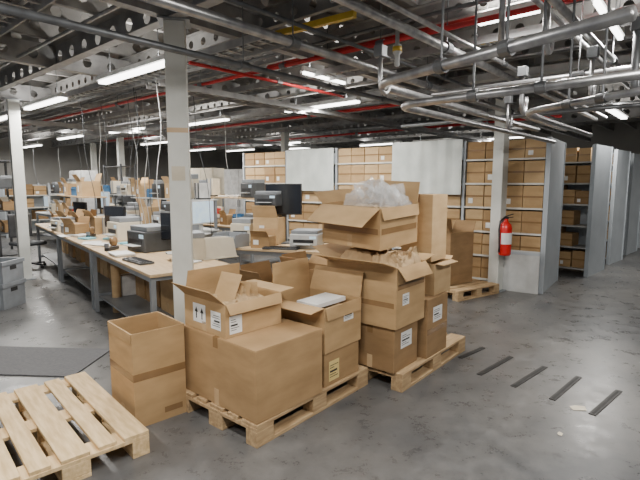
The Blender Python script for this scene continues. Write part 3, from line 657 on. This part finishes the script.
for key,x,y,z,r in [('c0',.3,-.5,.801,.1),('mon',.8,-.55,.801,.2),('pap',1.1,-.2,.801,0),('sca',1.5,-.45,.801,0),('c1',1.95,-.4,.801,0),('c2',.4,-.62,1.371,0),('binb',1.0,-.62,1.371,0),('c0',1.6,-.62,1.371,0),('prnb',.35,-.18,.801,.2)]:
    putX(key,Xk2,x,y,z,fz+r,f"{KN[key]} on third workbench, {['near end','under overshelf','front','far middle','far end','upper near','upper middle','upper far','near front edge'][n]}",'bench clutter',(.8,.8,.7) if n==8 else None);n+=1
putX('c1',Xk,1.55,-.66,.801,fz,'small brown open carton at rear of front workbench','bench clutter')
putX('fil',Xk,1.85,-.68,.801,fz,'white and grey files at far rear of front workbench','bench clutter',(.9,.9,.9))
putX('mon',Xk,1.1,-.68,.801,fz+.3,'black monitor at rear of the front workbench','bench clutter')
putX('prnb',Xk,.62,-.62,.801,fz-.2,'cream machine at rear of front workbench behind large column','bench clutter',(.8,.8,.9))
# background benches
bg=[((-2.3,7.6),138,'bench past column'),((-1.2,8.3),142,'bench by rack end'),((-4.3,10.4),136,'mid left bench'),((-2.9,11.2),138,'rear centre bench'),((-6.2,11.4),136,'far left bench'),((-5.0,13.2),136,'rearmost bench')]
bgl=['cluttered bench past the large front column','cluttered bench by the left end of the long rack','cluttered bench at mid left with overshelf','cluttered bench at the rear centre','cluttered bench at far left behind shelf unit','cluttered rearmost bench before distant rack']
keys=[q for q in PT if q not in('tap',)];pos=['right end','second from right','third from right','third from left','second from left','left end']
keyw=keys+['mon','prn','prn','pap','bin','mon']
for bi,((x,y),dg,desc) in enumerate(bg):
    o=Vector((x,y,0));rz=R(dg)
    bench(bgl[bi],o,rz,2.4,.8,over=1.3,top='bench' if bi%2 else 'lgrey');X=XF(o,rz)
    rr=random.Random(bi+4)
    for lvl,(z,yy) in enumerate([(.801,-.3),(1.321,-.6)]):
        ks=rr.sample(keyw if lvl==0 else [q for q in keyw if q not in('mon','monon','kb')],6)
        for j in range(6):
            xx=.2+j*.4;putX(ks[j],X,xx,yy+rr.uniform(-.03,.05),z,rz+math.pi+rr.uniform(-.15,.15),f"{KN[ks[j]]}, {pos[j]}, {['worktop','overshelf'][lvl]} of {desc}",'background bench clutter',(.85,.85,rr.uniform(.9,1.4)))
    if bi<4: cartk('carton stored underneath '+desc,X,.9,-.4,.191,rz-R(90),.38,.4,.36,bi%4)
def cabinet(label,o,rz,w,d,h,m_):
    t=thing('tall_cabinet',label,'cabinet',o,rz,'cabinets');MB().box(0,w,-d,0,0,h).build('carcass',m_,t,bevel=.004)
    for i in range(2):
        dd=MB().box(i*w/2+.006,(i+1)*w/2-.006,.001,.018,.06,h-.03).build('door',m_,t,bevel=.003);MB().box(w/2-.05 if i==0 else w/2+.03,w/2-.03 if i==0 else w/2+.05,.019,.035,h*.45,h*.55).build('handle','steel',dd)
cabinet('tall white cabinet at the left rear near slim column',Vector((-6.6,13.2,0)),R(139),.9,.42,1.95,'white')
cabinet('beige cabinet behind rear centre bench',Vector((-3.2,14.2,0)),R(150),1.0,.5,2.05,'beige')
cabinet('wide white cabinet beside the beige one',Vector((-1.9,13.6,0)),R(150),1.1,.5,2.0,'white')
def open_rack(label,o,rz,w,d,h,desc):
    t=thing('open_shelf',label,'shelf unit',o,rz,'open shelf units')
    for x in (0,w-.04):
        for y in (-d,-.04): MB().box(x,x+.04,y,y+.04,0,h).build('post','dgrey',t)
    X=XF(o,rz)
    for z in (.15,.6,1.05,1.5,h-.05):
        MB().box(0,w,-d,0,z-.02,z).build('shelf','dgrey',t)
    for li,z in enumerate((.601,1.051,1.501)):
        for q in range(2):
            k_=random.choice(['c0','c1','prn','bin','fil','fil2'])
            putX(k_,X,.25+q*.45,-.25,z,rz+math.pi,f"{KN[k_]}, {['low','middle','upper'][li]} shelf, {['right','left'][q]}, {desc}",'open shelf contents',(.9,.9,.95))
open_rack('black open shelf unit at the left frame edge',Vector((-6.4,9.3,0)),R(136),1.0,.45,2.1,'edge shelf unit')
open_rack('black open shelf unit behind the left column',Vector((-5.25,12.5,0)),R(139),1.0,.45,2.1,'unit behind left column')
# office chair
t=thing('office_chair','black office chair by the second workbench left of column','chair',P(30,268,0),R(60))
MB().box(-.24,.24,-.23,.23,.44,.51).build('seat','dgrey',t,bevel=.03);MB().box(-.21,.21,.20,.26,.58,1.02).build('backrest','dgrey',t,bevel=.025)
MB().bar((0,.18,.46),(0,.25,.66),.05,.02).build('back_support','black',t);MB().tube([(0,0,.1),(0,0,.44)],.028,10).build('gas_lift','black',t)
for i in range(5):
    a=2*math.pi*i/5;l=MB().bar((0,0,.10),(.28*math.cos(a),.28*math.sin(a),.075),.04,.03).build('base_arm','black',t)
    X=Matrix.Translation((.28*math.cos(a),.28*math.sin(a)-.012,.03))@Matrix.Rotation(-math.pi/2,4,'X');MB().lathe([(.03,0),(.03,.024)],12,0,X).build('castor','black',l)
def crate(label,o,rz,h=.3):
    t=thing('plastic_crate',label,'crate',o,rz,'grey crates');w,d,th=.6,.4,.012;q=MB()
    q.box(-w/2,w/2,-d/2,-d/2+th,0,h);q.box(-w/2,w/2,d/2-th,d/2,0,h);q.box(-w/2,-w/2+th,-d/2+th,d/2-th,0,h);q.box(w/2-th,w/2,-d/2+th,d/2-th,0,h);q.box(-w/2+th,w/2-th,-d/2+th,d/2-th,0,th);q.build('crate_body','grey',t)
    q=MB();q.box(-w/2-.015,w/2+.015,-d/2-.015,-d/2,h-.05,h);q.box(-w/2-.015,w/2+.015,d/2,d/2+.015,h-.05,h);q.box(-w/2-.015,-w/2,-d/2,d/2,h-.05,h);q.box(w/2,w/2+.015,-d/2,d/2,h-.05,h)
    for i in range(5): x=-w/2+.03+i*.13;q.box(x,x+.012,-d/2-.012,-d/2,.02,h-.05)
    q.build('rim_and_ribs','grey',t);MB().box(w/2+.001,w/2+.003,-.06,.06,h-.12,h-.07).build('hand_hole','ink',t)
    MB().box(-.06,.06,-d/2-.003,-d/2-.001,h-.13,h-.08).build('hand_hole','ink',t)
cr=P(-12,311,0)+Vector((-.1,.25,0));crate('lower grey plastic crate of the stack at left edge',cr,R(-4),.33);crate('upper grey plastic crate of the stack at left edge',cr+Vector((0,0,.332)),R(-2),.28)
t=MB().box(-1.9,0,-.65,.0,0,.012).build('floor_mat','mat',None,bevel=.004);t.location=P(112,350,0);t.rotation_euler=(0,0,R(-4));tag(t,'grey ribbed rubber mat behind the light new pallet','mat')
for i,(a_,b_) in enumerate([((460,358),(483,348)),((479,375),(511,357)),((513,387),(545,367)),((552,400),(579,377)),((592,415),(619,391))]):
    t=thing('floor_strip',['first','second','third','fourth','last'][i]+' dark iron strip in the floor, counting from pallet','floor strip',P(*a_),0,'floor strips')
    v=P(*b_)-P(*a_);v.z=0;MB().bar(Vector((0,0,.003)),v+Vector((0,0,.003)),.045,.006).build('strip','iron',t)
    MB().bar(v*.04+Vector((0,0,.0065)),v*.96+Vector((0,0,.0065)),.014,.002).build('groove','ink',t)
for i,(px,py,lab) in enumerate([(578,408,'pale paper scrap beside the last iron strip'),(560,434,'small paper scrap below the iron strips'),(486,292,'tiny scrap near the far pallet')]):
    o=MB().add([(-.05,-.03,0),(.04,-.04,.002),(.06,.02,.004),(0,.04,.001),(-.05,.02,.003)],[(0,1,2,3,4)]).build('paper_scrap','beige');o.location=P(px,py,.003);o.rotation_euler=(0,0,i);o.scale=(1,1,1) if i==0 else (.4,.4,1);tag(o,lab,'scrap')
for p_ in [x for r_ in protos for x in r_]+list(PT.values()):
    if not p_.get('used'):
        for ch in list(p_.children): bpy.data.objects.remove(ch)
        bpy.data.objects.remove(p_)
w=bpy.data.worlds.new('W');bpy.context.scene.world=w;w.use_nodes=True;w.node_tree.nodes['Background'].inputs[0].default_value=(.9,.93,1,1);w.node_tree.nodes['Background'].inputs[1].default_value=.4
cd=bpy.data.cameras.new('cam');co=bpy.data.objects.new('cam',cd);C.objects.link(co);co.location=CAM;co.rotation_euler=(math.pi/2-TH,0,0);cd.sensor_width=36;cd.lens=F/640*36;bpy.context.scene.camera=co
